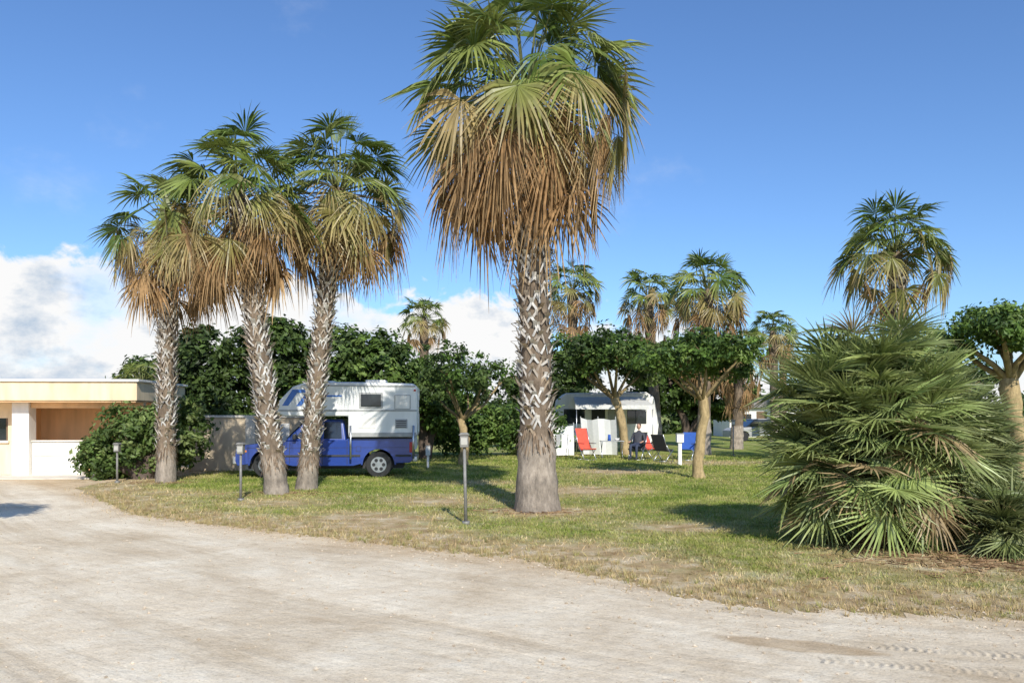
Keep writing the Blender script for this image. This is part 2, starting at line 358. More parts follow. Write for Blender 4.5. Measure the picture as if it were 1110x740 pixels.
# ------------------------------------------------------------ ground, road, grass
EX=np.array([-60,-10.6,-10.25,-6.5,-3.5,.05,1.15,1.55,1.9,4.3,12,60]); EY=np.array([34,34,18.7,13.6,11.6,9.35,8.1,7.45,7.05,6.6,6.1,3.0])
def edge(x): return np.interp(x,EX,EY)
def vnoise(x,y,seed=0):
    r=np.random.default_rng(seed); s=0
    for k in range(14):
        f=r.uniform(.3,3.2); a=r.uniform(0,6.28); p=r.uniform(0,6.28)
        s=s+np.sin((x*math.cos(a)+y*math.sin(a))*f+p)/(1+f*.5)
    return s/5
poly=np.stack([EX,EY],1)
def dist_edge(x,y):
    best=np.full(x.shape,1e9)
    for i in range(1,len(poly)-1):
        a=poly[i];b=poly[i+1]; d=b-a
        t=np.clip(((x-a[0])*d[0]+(y-a[1])*d[1])/(d@d),0,1)
        best=np.minimum(best,np.hypot(x-a[0]-t*d[0],y-a[1]-t*d[1]))
    return best
def dryness(x,y):
    d=dist_edge(x,y)+.5*vnoise(x*1.3,y*1.3,5)
    dr=np.clip(1.4-d/1.6,0,1)
    for (px,py,r) in [(-2.6,13.2,1.2),(-4.5,15.3,1.1),(-1.2,15.6,1.1),(5.3,9.1,1.7),(6.5,8.2,1.5),(1.2,18,1.1),(-7.5,17.2,1.2),(-.8,20,1.0),(2.6,12,.6),(.4,14.1,.8),(3.4,24,1.2),(7.5,28,1.8)]:
        dr=np.maximum(dr,.9*np.exp(-((x-px)**2/(r*r*1.8)+(y-py)**2/(r*r))))
    return np.clip(dr+.03+.44*vnoise(x*.9,y*.9,7),0,1)

def lawn_nodes(nt):
    tc=N(nt,'ShaderNodeTexCoord')
    def noise(sc,det=6,ro=.6):
        n=N(nt,'ShaderNodeTexNoise'); n.inputs['Scale'].default_value=sc; n.inputs['Detail'].default_value=det; n.inputs['Roughness'].default_value=ro
        L(nt,tc.outputs['Object'],n.inputs['Vector']); return n.outputs['Fac']
    def ramp(src,stops):
        r=N(nt,'ShaderNodeValToRGB'); cr=r.color_ramp
        while len(cr.elements)<len(stops): cr.elements.new(.5)
        for e,(p,c) in zip(cr.elements,stops): e.position=p; e.color=(*c,1)
        L(nt,src,r.inputs['Fac']); return r.outputs['Color']
    g=ramp(noise(.8,8),[(.33,(.14,.205,.032)),(.5,(.245,.295,.058)),(.66,(.42,.40,.14))])
    d=ramp(noise(2.2,8,.7),[(.33,(.34,.225,.11)),(.5,(.56,.41,.225)),(.65,(.74,.61,.42))])
    at=N(nt,'ShaderNodeAttribute',attribute_name='dry')
    ad=N(nt,'ShaderNodeMath',operation='MULTIPLY_ADD'); L(nt,noise(3.5,8,.7),ad.inputs[0]); ad.inputs[1].default_value=1.8; ad.inputs[2].default_value=-.9
    a2=N(nt,'ShaderNodeMath',operation='ADD',use_clamp=True); L(nt,ad.outputs[0],a2.inputs[0]); L(nt,at.outputs['Fac'],a2.inputs[1])
    mx=N(nt,'ShaderNodeMix',data_type='RGBA'); L(nt,a2.outputs[0],mx.inputs['Factor']); L(nt,g,mx.inputs['A']); L(nt,d,mx.inputs['B'])
    return mx.outputs['Result'],noise
m,nt=newmat('lawn_ground'); o=N(nt,'ShaderNodeOutputMaterial'); p=N(nt,'ShaderNodeBsdfPrincipled'); p.inputs['Roughness'].default_value=.95; p.inputs['Specular IOR Level'].default_value=.1
c,noise=lawn_nodes(nt)
f1=noise(38,6,.75); mp=N(nt,'ShaderNodeMapRange'); mp.inputs['From Min'].default_value=.3; mp.inputs['From Max'].default_value=.7; mp.inputs['To Min'].default_value=.65; mp.inputs['To Max'].default_value=1.2; L(nt,f1,mp.inputs['Value'])
sc=N(nt,'ShaderNodeVectorMath',operation='SCALE'); L(nt,c,sc.inputs[0]); L(nt,mp.outputs[0],sc.inputs['Scale']); L(nt,sc.outputs[0],p.inputs['Base Color'])
b=N(nt,'ShaderNodeBump'); b.inputs['Strength'].default_value=.6; b.inputs['Distance'].default_value=.04; L(nt,f1,b.inputs['Height']); L(nt,b.outputs[0],p.inputs['Normal']); L(nt,p.outputs[0],o.inputs['Surface'])
M_GROUND=m
m,nt=newmat('grass_blades'); o=N(nt,'ShaderNodeOutputMaterial'); p=N(nt,'ShaderNodeBsdfDiffuse')
c,noise=lawn_nodes(nt); at=N(nt,'ShaderNodeAttribute',attribute_name='Col')
mm=N(nt,'ShaderNodeVectorMath',operation='MULTIPLY'); L(nt,c,mm.inputs[0]); L(nt,at.outputs['Color'],mm.inputs[1]); L(nt,mm.outputs[0],p.inputs['Color'])
t=N(nt,'ShaderNodeBsdfTranslucent'); L(nt,mm.outputs[0],t.inputs['Color']); ms=N(nt,'ShaderNodeMixShader'); ms.inputs[0].default_value=.3
L(nt,p.outputs[0],ms.inputs[1]); L(nt,t.outputs[0],ms.inputs[2]); L(nt,ms.outputs[0],o.inputs['Surface'])
M_GRASS=m
xs=np.concatenate([[-900,-500,-250,-120,-70,-45,-30],np.arange(-22,26,.25),[30,45,70,120,250,500,900]])
ys=np.concatenate([[-400,-150,-60,-20,0],np.arange(5,42,.25),[50,60,80,110,160,300,600,1000,1600]])
X,Y=np.meshgrid(xs,ys); v=np.stack([X.ravel(),Y.ravel(),np.zeros(X.size)],1); nx=len(xs)
ii,jj=np.meshgrid(np.arange(nx-1),np.arange(len(ys)-1)); k=(jj*nx+ii).ravel()
a=Acc(); a.add(v,np.stack([k,k+1,k+nx+1,k+nx],1))
a.build('ground',M_GROUND,attrs={'dry':dryness(v[:,0],v[:,1])})

# road sheet
m,nt=newmat('sandy_gravel'); o=N(nt,'ShaderNodeOutputMaterial'); p=N(nt,'ShaderNodeBsdfPrincipled'); p.inputs['Roughness'].default_value=.95; p.inputs['Specular IOR Level'].default_value=.1
tc=N(nt,'ShaderNodeTexCoord')
def noi(sc,det,ro,vec=None,dist=0):
    n=N(nt,'ShaderNodeTexNoise'); n.inputs['Scale'].default_value=sc; n.inputs['Detail'].default_value=det; n.inputs['Roughness'].default_value=ro; n.inputs['Distortion'].default_value=dist
    L(nt,vec or tc.outputs['Object'],n.inputs['Vector']); return n.outputs['Fac']
def rmp(src,stops):
    r=N(nt,'ShaderNodeValToRGB'); cr=r.color_ramp
    while len(cr.elements)<len(stops): cr.elements.new(.5)
    for e,(pp,c) in zip(cr.elements,stops): e.position=pp; e.color=(*c,1)
    L(nt,src,r.inputs['Fac']); return r.outputs['Color']
def mul(c1,c2,f=1.0):
    mx=N(nt,'ShaderNodeMix',data_type='RGBA',blend_type='MULTIPLY'); mx.inputs['Factor'].default_value=f; L(nt,c1,mx.inputs['A']); L(nt,c2,mx.inputs['B']); return mx.outputs['Result']
def MM(op,a,b=None,c=None,clamp=False):
    n=N(nt,'ShaderNodeMath',operation=op,use_clamp=clamp)
    for i,x in enumerate((a,b,c)):
        if x is None: continue
        if isinstance(x,(int,float)): n.inputs[i].default_value=x
        else: L(nt,x,n.inputs[i])
    return n.outputs[0]
base=rmp(noi(.7,10,.7,dist=.4),[(.3,(.62,.495,.34)),(.5,(.78,.66,.49)),(.66,(.88,.78,.61))])
sx=N(nt,'ShaderNodeSeparateXYZ'); L(nt,tc.outputs['Object'],sx.inputs[0])
ed=N(nt,'ShaderNodeAttribute',attribute_name='ed')
cv=N(nt,'ShaderNodeCombineXYZ'); L(nt,MM('MULTIPLY',sx.outputs[0],.22),cv.inputs[0]); L(nt,MM('MULTIPLY',ed.outputs['Fac'],.75),cv.inputs[1])
st1=noi(1.0,7,.6,cv.outputs[0],.8)
cv2=N(nt,'ShaderNodeCombineXYZ'); L(nt,MM('MULTIPLY',sx.outputs[0],.6),cv2.inputs[0]); L(nt,MM('MULTIPLY',ed.outputs['Fac'],4.5),cv2.inputs[1])
st2=noi(1.0,7,.66,cv2.outputs[0],.8)
trk=rmp(st1,[(.36,(.86,.83,.79)),(.5,(1,1,1)),(.6,(1.05,1.05,1.05))])
trk2=rmp(st2,[(.34,(.925,.91,.89)),(.5,(1,1,1)),(.65,(1.03,1.03,1.03))])
fine=rmp(noi(45,5,.8),[(.3,(.74,.72,.68)),(.5,(1,1,1)),(.7,(1.1,1.1,1.1))])
mott=rmp(noi(9,7,.75),[(.32,(.86,.84,.80)),(.5,(1,1,1)),(.7,(1.05,1.05,1.05))])
col=mul(mul(mul(mul(base,trk),trk2),fine),mott)
em=N(nt,'ShaderNodeMapRange',interpolation_type='SMOOTHSTEP'); em.inputs['From Min'].default_value=-.2; em.inputs['From Max'].default_value=1.1
L(nt,MM('MULTIPLY_ADD',noi(2.5,7,.7),1.4,MM('ADD',ed.outputs['Fac'],-.75)),em.inputs['Value'])
mxe=N(nt,'ShaderNodeMix',data_type='RGBA'); L(nt,em.outputs[0],mxe.inputs['Factor']); mxe.inputs['A'].default_value=(.84,.76,.66,1); mxe.inputs['B'].default_value=(1,1,1,1)
col=mul(col,mxe.outputs['Result'])
sp=N(nt,'ShaderNodeMapping'); sp.vector_type='TEXTURE'; sp.inputs['Location'].default_value=(2.12,5.85,0); sp.inputs['Rotation'].default_value=(0,0,rad(-22)); sp.inputs['Scale'].default_value=(.62,.17,1)
L(nt,tc.outputs['Object'],sp.inputs['Vector'])
ln=N(nt,'ShaderNodeVectorMath',operation='LENGTH'); L(nt,sp.outputs[0],ln.inputs[0])
ad=MM('MULTIPLY_ADD',noi(5,5,.6),.8,ln.outputs['Value'])
mr=N(nt,'ShaderNodeMapRange'); mr.inputs['From Min'].default_value=1.15; mr.inputs['From Max'].default_value=1.45; L(nt,ad,mr.inputs['Value'])
mx=N(nt,'ShaderNodeMix',data_type='RGBA'); L(nt,mr.outputs[0],mx.inputs['Factor']); mx.inputs['A'].default_value=(.72,.65,.57,1); mx.inputs['B'].default_value=(1,1,1,1)
col=mul(col,mx.outputs['Result'])
def tread(loc,rot,ln_,w,fq):
    tp=N(nt,'ShaderNodeMapping'); tp.vector_type='TEXTURE'; tp.inputs['Location'].default_value=loc; tp.inputs['Rotation'].default_value=(0,0,rad(rot)); tp.inputs['Scale'].default_value=(ln_,w,1)
    L(nt,tc.outputs['Object'],tp.inputs['Vector']); ts=N(nt,'ShaderNodeSeparateXYZ'); L(nt,tp.outputs[0],ts.inputs[0])
    mk=MM('MULTIPLY',MM('LESS_THAN',MM('ABSOLUTE',ts.outputs[0]),1.0),MM('LESS_THAN',MM('ABSOLUTE',ts.outputs[1]),1.0))
    wv=MM('SINE',MM('MULTIPLY_ADD',ts.outputs[0],fq,MM('MULTIPLY',MM('ABSOLUTE',ts.outputs[1]),2.2)))
    return MM('MULTIPLY',MM('MULTIPLY',wv,mk),MM('MULTIPLY_ADD',noi(4,3,.5),4.0,-1.5,clamp=True))
wv=MM('ADD',tread((3.55,5.62,0),-14,.95,.085,95),tread((3.2,5.25,0),-14,1.1,.08,110))
tcl=N(nt,'ShaderNodeMapRange'); tcl.inputs['From Min'].default_value=-1; tcl.inputs['From Max'].default_value=0; tcl.inputs['To Min'].default_value=.8; L(nt,wv,tcl.inputs['Value'])
sv=N(nt,'ShaderNodeVectorMath',operation='SCALE'); L(nt,col,sv.inputs[0]); L(nt,tcl.outputs[0],sv.inputs['Scale'])
L(nt,sv.outputs[0],p.inputs['Base Color'])
b1=N(nt,'ShaderNodeBump'); b1.inputs['Strength'].default_value=.35; b1.inputs['Distance'].default_value=.12; L(nt,st1,b1.inputs['Height'])
b4=N(nt,'ShaderNodeBump'); b4.inputs['Strength'].default_value=.25; b4.inputs['Distance'].default_value=.04; L(nt,st2,b4.inputs['Height']); L(nt,b1.outputs[0],b4.inputs['Normal'])
b3=N(nt,'ShaderNodeBump'); b3.inputs['Strength'].default_value=.5; b3.inputs['Distance'].default_value=.05; L(nt,noi(5,8,.72),b3.inputs['Height']); L(nt,b4.outputs[0],b3.inputs['Normal'])
b5=N(nt,'ShaderNodeBump'); b5.inputs['Strength'].default_value=.8; b5.inputs['Distance'].default_value=.006; L(nt,wv,b5.inputs['Height']); L(nt,b3.outputs[0],b5.inputs['Normal'])
b2=N(nt,'ShaderNodeBump'); b2.inputs['Strength'].default_value=.55; b2.inputs['Distance'].default_value=.010; L(nt,noi(60,5,.8),b2.inputs['Height']); L(nt,b5.outputs[0],b2.inputs['Normal'])
L(nt,b2.outputs[0],p.inputs['Normal']); L(nt,p.outputs[0],o.inputs['Surface'])
M_ROAD=m
xs=np.concatenate([[-60,-40,-25],np.arange(-14,13,.03),[20,40,60]])
rng=np.random.default_rng(70)
yj=.16*vnoise(xs*3,xs*0,8)+.16*vnoise(xs*11,xs*0,9)+.12*vnoise(xs*30,xs*0,19)+rng.normal(0,.04,len(xs))
ye=edge(xs)+yj
EX2=np.array([-60,-25,-14,-10.25,-6.5,-3.5,.05,1.8,4.3,12,60]); EY2=np.array([40,27,22,18.2,13.9,11.6,9.2,7.9,6.7,6.1,3.0])
xw=np.linspace(-1.5,1.5,31); es=np.mean([np.interp(xs+d_,EX2,EY2) for d_ in xw],0)
rows=[]; fr=[0,.4,.6,.75,.85,.9,.95,.98,1]; EDv=[]
for f in fr:
    yv=-30+(ye+30)*f; rows.append(np.stack([xs,yv,np.full(len(xs),.004)],1)); EDv.append(es-yv)
v=np.concatenate(rows); nx=len(xs); q=[]
for r in range(len(fr)-1):
    kk=np.arange(nx-1)+r*nx; q.append(np.stack([kk,kk+1,kk+nx+1,kk+nx],1))
a=Acc(); a.add(v,np.concatenate(q)); a.build('gravel_road',M_ROAD,attrs={'ed':np.concatenate(EDv)})

# grass blades
rng=np.random.default_rng(71); n=330000
yy=6.2*np.exp(rng.uniform(0,1,n)*math.log(34/6.2)); xx=rng.uniform(-.70,.72,n)*yy
d=dist_edge(xx,yy); inside=(yy>edge(xx)-.0)|((d<.35)&(rng.random(n)<.35))
inside&=~((xx<-10.2)&(yy>18))
dr=dryness(xx,yy); dens=np.clip(1.0-1.0*dr+.35*vnoise(xx*2,yy*2,9),.06,1)
keep=inside&(rng.random(n)<dens); xx=xx[keep];yy=yy[keep];dr=dr[keep]; n=len(xx)
h=(.018+.0012*yy)*rng.uniform(.5,1.6,n)*(1+.5*dr*(rng.random(n)<.3)); w=(.003+.00045*yy)*rng.uniform(.7,1.4,n)
az=rng.uniform(0,6.28,n); ln=rng.uniform(.1,1.2,n)*h; la=rng.uniform(0,6.28,n)
P=np.stack([xx,yy,np.full(n,-.002)],1); s=np.stack([np.cos(az)*w,np.sin(az)*w,np.zeros(n)],1)
T=P+np.stack([np.cos(la)*ln,np.sin(la)*ln,h],1)
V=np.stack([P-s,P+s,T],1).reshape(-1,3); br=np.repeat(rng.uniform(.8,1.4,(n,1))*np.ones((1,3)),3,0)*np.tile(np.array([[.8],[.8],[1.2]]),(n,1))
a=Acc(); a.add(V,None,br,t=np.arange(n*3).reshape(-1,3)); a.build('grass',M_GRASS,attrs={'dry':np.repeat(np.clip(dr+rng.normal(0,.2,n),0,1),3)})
rng=np.random.default_rng(72); a=Acc(); V=[];C=[]
for i in range(2000):
    x=rng.uniform(-9,9); y=edge(x)+abs(rng.normal(0,.7))-.2*rng.random()
    k=rng.integers(8,22); r=rng.uniform(.02,.09)
    ang=rng.uniform(0,6.28,k); hh=rng.uniform(.02,.07,k)*rng.uniform(.6,1.5); w=.003
    px=x+np.cos(ang)*r*rng.random(k); py=y+np.sin(ang)*r*rng.random(k)
    P=np.stack([px,py,np.zeros(k)],1); s=np.stack([np.sin(ang)*w,-np.cos(ang)*w,np.zeros(k)],1); T=P+np.stack([np.cos(ang)*hh*.7,np.sin(ang)*hh*.7,hh],1)
    V.append(np.stack([P-s,P+s,T],1).reshape(-1,3)); g=np.array(lerp((.56,.42,.22),(.27,.28,.08),rng.random()**2)); C.append(np.repeat(g[None]*rng.uniform(.7,1.2,(k,1)),3,0))
V=np.concatenate(V); a.add(V,None,np.concatenate(C),t=np.arange(len(V)).reshape(-1,3)); a.build('dry_grass_tufts',M_DRY)
rng=np.random.default_rng(73); a=Acc()
O=np.array([[1,0,0],[0,1,0],[-1,0,0],[0,-1,0],[0,0,.7],[0,0,-.7]]); Tt=np.array([[0,1,4],[1,2,4],[2,3,4],[3,0,4],[1,0,5],[2,1,5],[3,2,5],[0,3,5]])
for i in range(7000):
    if rng.random()<.5:
        x=rng.uniform(-9,9); y=edge(x)+rng.normal(-.2,.4)
    else:
        y=rng.uniform(4.3,15); x=rng.uniform(-.7,.7)*y
        if y>edge(x): continue
    s=.004+.010*rng.random()**4*1.6
    a.add(O*rng.uniform(.6,1.3,(6,3))*s+[x,y,.005+s*.2],None,np.array(lerp((.64,.54,.41),(.42,.33,.23),rng.random())),t=Tt)
a.build('loose_stones',barkmat('stone',.2,(60,60,60),.8,1.15))
rng=np.random.default_rng(74); a=Acc()
for (cx,cy,r,n) in [(5.4,9.3,1.3,420),(6.4,8.9,1.0,200),(.45,14.0,.9,120),(-4.9,17.3,1.0,120),(-8.8,19.9,.8,80)]:
    for i in range(n):
        x=cx+rng.normal(0,r*.6); y=cy+rng.normal(0,r*.35); az=rng.uniform(0,6.28); ln=rng.uniform(.03,.14); w=rng.uniform(.004,.012)
        d=np.array([math.cos(az),math.sin(az),0])*ln; s=np.array([-math.sin(az),math.cos(az),0])*w; z=np.array([0,0,rng.uniform(.01,.04)]); p0=np.array([x,y,0])
        a.add([p0-d-s+z,p0+d*1-s*.3+z*.5,p0+d+s*.3+z,p0-d+s+z*.6],[(0,1,2,3)],lerp((.42,.28,.15),(.2,.12,.07),rng.random()))
a.build('leaf_litter',M_DRY)

# ------------------------------------------------------------ hard-surface helpers
def setp(o,parent,mat,bevel=0,seg=2,smooth=False):
    o.data.materials.append(mat); COL.objects.link(o)
    if parent: o.parent=parent
    if bevel:
        b=o.modifiers.new('b','BEVEL'); b.width=bevel; b.segments=seg; b.limit_method='ANGLE'; b.angle_limit=rad(35)
        for f in o.data.polygons: f.use_smooth=True
        wn=o.modifiers.new('w','WEIGHTED_NORMAL')
    elif smooth:
        for f in o.data.polygons: f.use_smooth=True
    return o
def box(name,lo,hi,mat,parent=None,bevel=0):
    x0,y0,z0=lo;x1,y1,z1=hi
    me=bpy.data.meshes.new(name); me.from_pydata([(x0,y0,z0),(x1,y0,z0),(x1,y1,z0),(x0,y1,z0),(x0,y0,z1),(x1,y0,z1),(x1,y1,z1),(x0,y1,z1)],[],[(0,3,2,1),(4,5,6,7),(0,1,5,4),(1,2,6,5),(2,3,7,6),(3,0,4,7)])
    return setp(bpy.data.objects.new(name,me),parent,mat,bevel)
def prism(name,prof,y0,y1,mat,parent=None,bevel=0,prof2=None,seg=2):
    n=len(prof); p2=prof2 or prof
    me=bpy.data.meshes.new(name)
    V=[(x,y0,z) for x,z in prof]+[(x,y1,z) for x,z in p2]
    F=[tuple(range(n)),tuple(range(2*n-1,n-1,-1))]+[(i,n+i,n+(i+1)%n,(i+1)%n) for i in range(n)]
    me.from_pydata(V,[],F); 
    import bmesh
    bm=bmesh.new(); bm.from_mesh(me); bmesh.ops.recalc_face_normals(bm,faces=bm.faces); bm.to_mesh(me); bm.free()
    return setp(bpy.data.objects.new(name,me),parent,mat,bevel,seg)
def cyl(name,p0,p1,r,mat,parent=None,n=20,r1=None,caps=True,bevel=0):
    p0=np.array(p0,float);p1=np.array(p1,float); d=nrm(p1-p0); a=nrm(np.cross(d,[0,0,1]) if abs(d[2])<.9 else np.cross(d,[1,0,0])); b=np.cross(d,a)
    th=np.arange(n)*2*np.pi/n; r1=r if r1 is None else r1
    ring=np.cos(th)[:,None]*a+np.sin(th)[:,None]*b
    V=np.concatenate([p0+ring*r,p1+ring*r1]).tolist()
    F=[(j,(j+1)%n,n+(j+1)%n,n+j) for j in range(n)]
    if caps: F+=[tuple(range(n-1,-1,-1)),tuple(range(n,2*n))]
    me=bpy.data.meshes.new(name); me.from_pydata(V,[],F); 
    o=setp(bpy.data.objects.new(name,me),parent,mat,bevel)
    for f in me.polygons: f.use_smooth=len(f.vertices)==4
    return o
M_WHITE=simple('white_paint',(.80,.77,.71),.5,var=.1,scale=3,streak=True)
M_CREAM=simple('cream_plaster',(.78,.62,.40),.85,var=.16,scale=2.5,bump=.2,streak=True)
M_PEACH=simple('peach_plaster',(.80,.52,.28),.85,var=.14,scale=2.5,bump=.2,streak=True)
M_TANW=simple('tan_wall',(.62,.50,.35),.9,var=.15,scale=3,bump=.2)
M_CONC=simple('concrete',(.70,.64,.54),.9,var=.15,scale=3,bump=.2)
M_DARK=simple('dark_interior',(.03,.03,.032),.7)
M_GLASS=simple('dark_glass',(.015,.02,.025),.06,var=.05,spec=.8)
M_BLUE=simple('blue_car_paint',(.018,.052,.26),.32,var=.06,coat=.7)
M_BLUE2=simple('blue_decal',(.05,.16,.48),.4)
M_RUB=simple('rubber',(.02,.02,.02),.8)
M_CHR=simple('alloy',(.55,.56,.58),.3,metal=.9)
M_PLAS=simple('black_plastic',(.03,.03,.033),.55)
M_GREY=simple('grey_trim',(.36,.36,.35),.6)
M_CAMP=simple('camper_fibreglass',(.78,.78,.75),.4,var=.08,scale=2,streak=True)
M_RED=simple('red_fabric',(.68,.09,.05),.8)
M_NAVY=simple('blue_fabric',(.03,.10,.38),.8)
M_BLKF=simple('black_fabric',(.03,.03,.035),.85)
M_MET=simple('grey_metal',(.22,.21,.19),.6,metal=.2,var=.2,scale=20)
M_ORG=simple('tail_lamp',(.45,.02,.015),.3)
M_CANV=simple('white_canvas',(.80,.79,.76),.8,var=.05)
M_BRN=simple('brown_wood',(.16,.10,.06),.8)
M_DOOR=simple('painted_door',(.55,.40,.26),.7,streak=True)
M_TILE=simple('roof_grey',(.22,.20,.19),.8)
M_SKIN=simple('skin',(.48,.27,.18),.5,var=.06)
M_HAIR=simple('hair',(.06,.035,.02),.7)

# ------------------------------------------------------------ building left
B=empty('flat_roofed_building',(-14,22,0),.07)
def bb(n,lo,hi,m,bev=0): return box(n,(lo[0]+14,lo[1]-22,lo[2]),(hi[0]+14,hi[1]-22,hi[2]),m,B,bev)
bb('roof_slab',(-34,21.6,2.10),(-10.35,25.5,2.62),M_CREAM,.02)
bb('roof_coping',(-34.05,21.53,2.622),(-10.28,25.55,2.69),M_WHITE,.01)
bb('soffit',(-33.9,21.65,2.06),(-10.4,25.4,2.098),M_PEACH)
bb('front_wall_lower',(-34,22.6,0),(-14.1,22.85,.98),M_CREAM)
bb('front_wall_upper',(-34,22.6,1.62),(-14.1,22.85,2.058),M_CREAM)
bb('front_wall_pier',(-14.3,22.603,.98),(-14.1,22.847,1.62),M_CREAM)
bb('front_wall_far',(-34,22.603,.98),(-16.2,22.847,1.62),M_CREAM)
bb('window_glass',(-16.2,22.74,.98),(-14.3,22.76,1.62),M_GLASS)
bb('window_frame',(-15.5,22.68,.98),(-15.44,22.738,1.62),M_BRN)
bb('window_frame_side',(-14.38,22.66,.98),(-14.303,22.738,1.62),M_BRN)
bb('window_sill',(-16.25,22.52,.92),(-14.25,22.597,.98),M_WHITE)
bb('column',(-13.93,22.1,0),(-13.47,22.5,2.058),M_WHITE,.015)
bb('recess_back_wall',(-16,24.0,0),(-10.4,24.2,2.058),M_PEACH)
bb('recess_side_wall',(-10.6,22.8,0),(-10.4,23.997,2.058),M_PEACH)
bb('recess_left_wall',(-14.3,22.853,0),(-14.1,23.997,2.058),M_PEACH)
bb('lintel',(-13.465,22.2,1.9),(-10.4,22.4,2.057),M_PEACH)
bb('garage_door',(-13.465,22.25,0),(-12.1,22.42,.95),M_WHITE,.01)
for i in range(4): bb('garage_door_rib',(-13.42,22.232,.14+i*.21),(-12.13,22.247,.16+i*.21),M_CONC)
bb('door_cap',(-13.465,22.2,.952),(-12.05,22.47,1.0),M_CONC,.01)
bb('door',(-11.9,23.94,0),(-11.1,23.995,1.85),M_DOOR)
bb('paving',(-20,20.9,.008),(-10.6,23.9,.03),M_CONC)
W=empty('garden_wall',(-8,24.3,0))
box('wall_panel',(-1.9,0,0),(1.9,.2,1.62),M_TANW,W,.01); box('coping',(-1.93,-.04,1.622),(1.93,.24,1.7),M_CONC,W,.01)
box('pier',(-.15,-.06,0),(.15,-.003,1.62),M_CONC,W,.01)
box('gate',(.5,-.05,.02),(1.2,-.003,1.45),M_WHITE,W,.01)

# ------------------------------------------------------------ pickup with camper
T=empty('pickup_truck_with_camper',(-7.45,21.35,0),rad(5),.95)
def arc(cx,cz,r,a0,a1,n=12): return [(cx+r*math.cos(rad(a0+(a1-a0)*i/n)),cz+r*math.sin(rad(a0+(a1-a0)*i/n))) for i in range(n+1)]
fx,rx_,wz=.86,4.02,.37
prof=[(.06,.36),(.0,.5),(.01,.72),(.06,.86),(.22,.94),(.8,1.0),(1.42,1.05),(3.12,1.09),(3.13,1.12),(4.98,1.12),(5.0,1.07),(5.0,.5),(4.9,.42)]
prof+=arc(rx_,wz,.45,5,175)+[(3.3,.34),(1.6,.34)]+arc(fx,wz,.45,5,175)
prism('body',prof,0.0,1.78,M_BLUE,T,.05,seg=3)
prism('chassis',[(.3,.25),(4.7,.25),(4.7,.6),(.3,.6)],.28,1.5,M_DARK,T)
def house(name,b,t,y0,y1,iy,z0,z1,mat,bev):
    me=bpy.data.meshes.new(name)
    V=[(b[0],y0,z0),(b[1],y0,z0),(b[1],y1,z0),(b[0],y1,z0),(t[0],y0+iy,z1),(t[1],y0+iy,z1),(t[1],y1-iy,z1),(t[0],y1-iy,z1)]
    me.from_pydata(V,[],[(0,3,2,1),(4,5,6,7),(0,1,5,4),(1,2,6,5),(2,3,7,6),(3,0,4,7)])
    return setp(bpy.data.objects.new(name,me),T,mat,bev)
house('cab',(1.36,3.1),(1.98,3.0),.06,1.72,.16,1.05,1.68,M_BLUE,.05)
def sideglass(name,pts,mat=M_GLASS,off=.012):
    me=bpy.data.meshes.new(name); V=[]
    for x,z in pts:
        y=.06+.16*(z-1.05)/.63-off; V.append((x,y,z))
    me.from_pydata(V,[],[tuple(range(len(pts)))]); return setp(bpy.data.objects.new(name,me),T,mat)
sideglass('front_side_window',[(1.62,1.12),(2.38,1.12),(2.38,1.6),(2.05,1.6)])
sideglass('rear_side_window',[(2.46,1.12),(2.97,1.12),(2.93,1.6),(2.46,1.6)])
me=bpy.data.meshes.new('windscreen'); me.from_pydata([(1.41,.16,1.11),(1.41,1.62,1.11),(1.93,1.48,1.64),(1.93,.30,1.64)],[],[(0,1,2,3)])
o=bpy.data.objects.new('windscreen',me); setp(o,T,M_GLASS); o.location=(-.03,0,.01)
for (x,a0,a1) in [(1.5,.4,1.05),(2.42,.38,1.07),(3.12,.38,1.09)]:
    box('door_gap',(x,-.004,a0),(x+.014,.01,a1-.02),M_DARK,T)
box('door_handle',(2.22,-.03,.91),(2.36,-.005,.95),M_PLAS,T,.008)
box('rub_strip',(1.35,-.018,.60),(3.5,.005,.66),M_PLAS,T,.006)
box('rub_strip',(4.5,-.018,.60),(4.95,.005,.66),M_PLAS,T,.006)
box('crease_line',(.3,-.006,.86),(4.95,.005,.868),M_DARK,T)
box('bed_rail_cap',(3.16,-.012,1.121),(4.98,.1,1.15),M_PLAS,T,.008)
box('fuel_flap',(3.38,-.005,.75),(3.52,.004,.9),M_DARK,T); box('fuel_flap_cover',(3.39,-.009,.76),(3.51,.0,.89),M_BLUE,T)
box('mirror',(1.62,-.2,1.1),(1.72,-.02,1.26),M_PLAS,T,.03)
box('front_bumper',(-.09,.04,.40),(.06,1.74,.62),M_GREY,T,.04)
box('rear_bumper',(4.98,.06,.45),(5.12,1.72,.6),M_CHR,T,.02)
box('head_lamp',(-.012,.06,.68),(.12,.42,.84),M_CHR,T,.03); box('head_lamp',(-.012,1.36,.68),(.12,1.72,.84),M_CHR,T,.03)
box('grille',(-.02,.46,.66),(.05,1.32,.86),M_PLAS,T,.02)
box('tail_lamp',(4.9,-.008,.72),(5.01,.1,1.02),M_ORG,T,.01)
box('side_marker',(.2,-.008,.74),(.32,.02,.8),simple('amber',(.6,.2,.02),.4),T,.005)
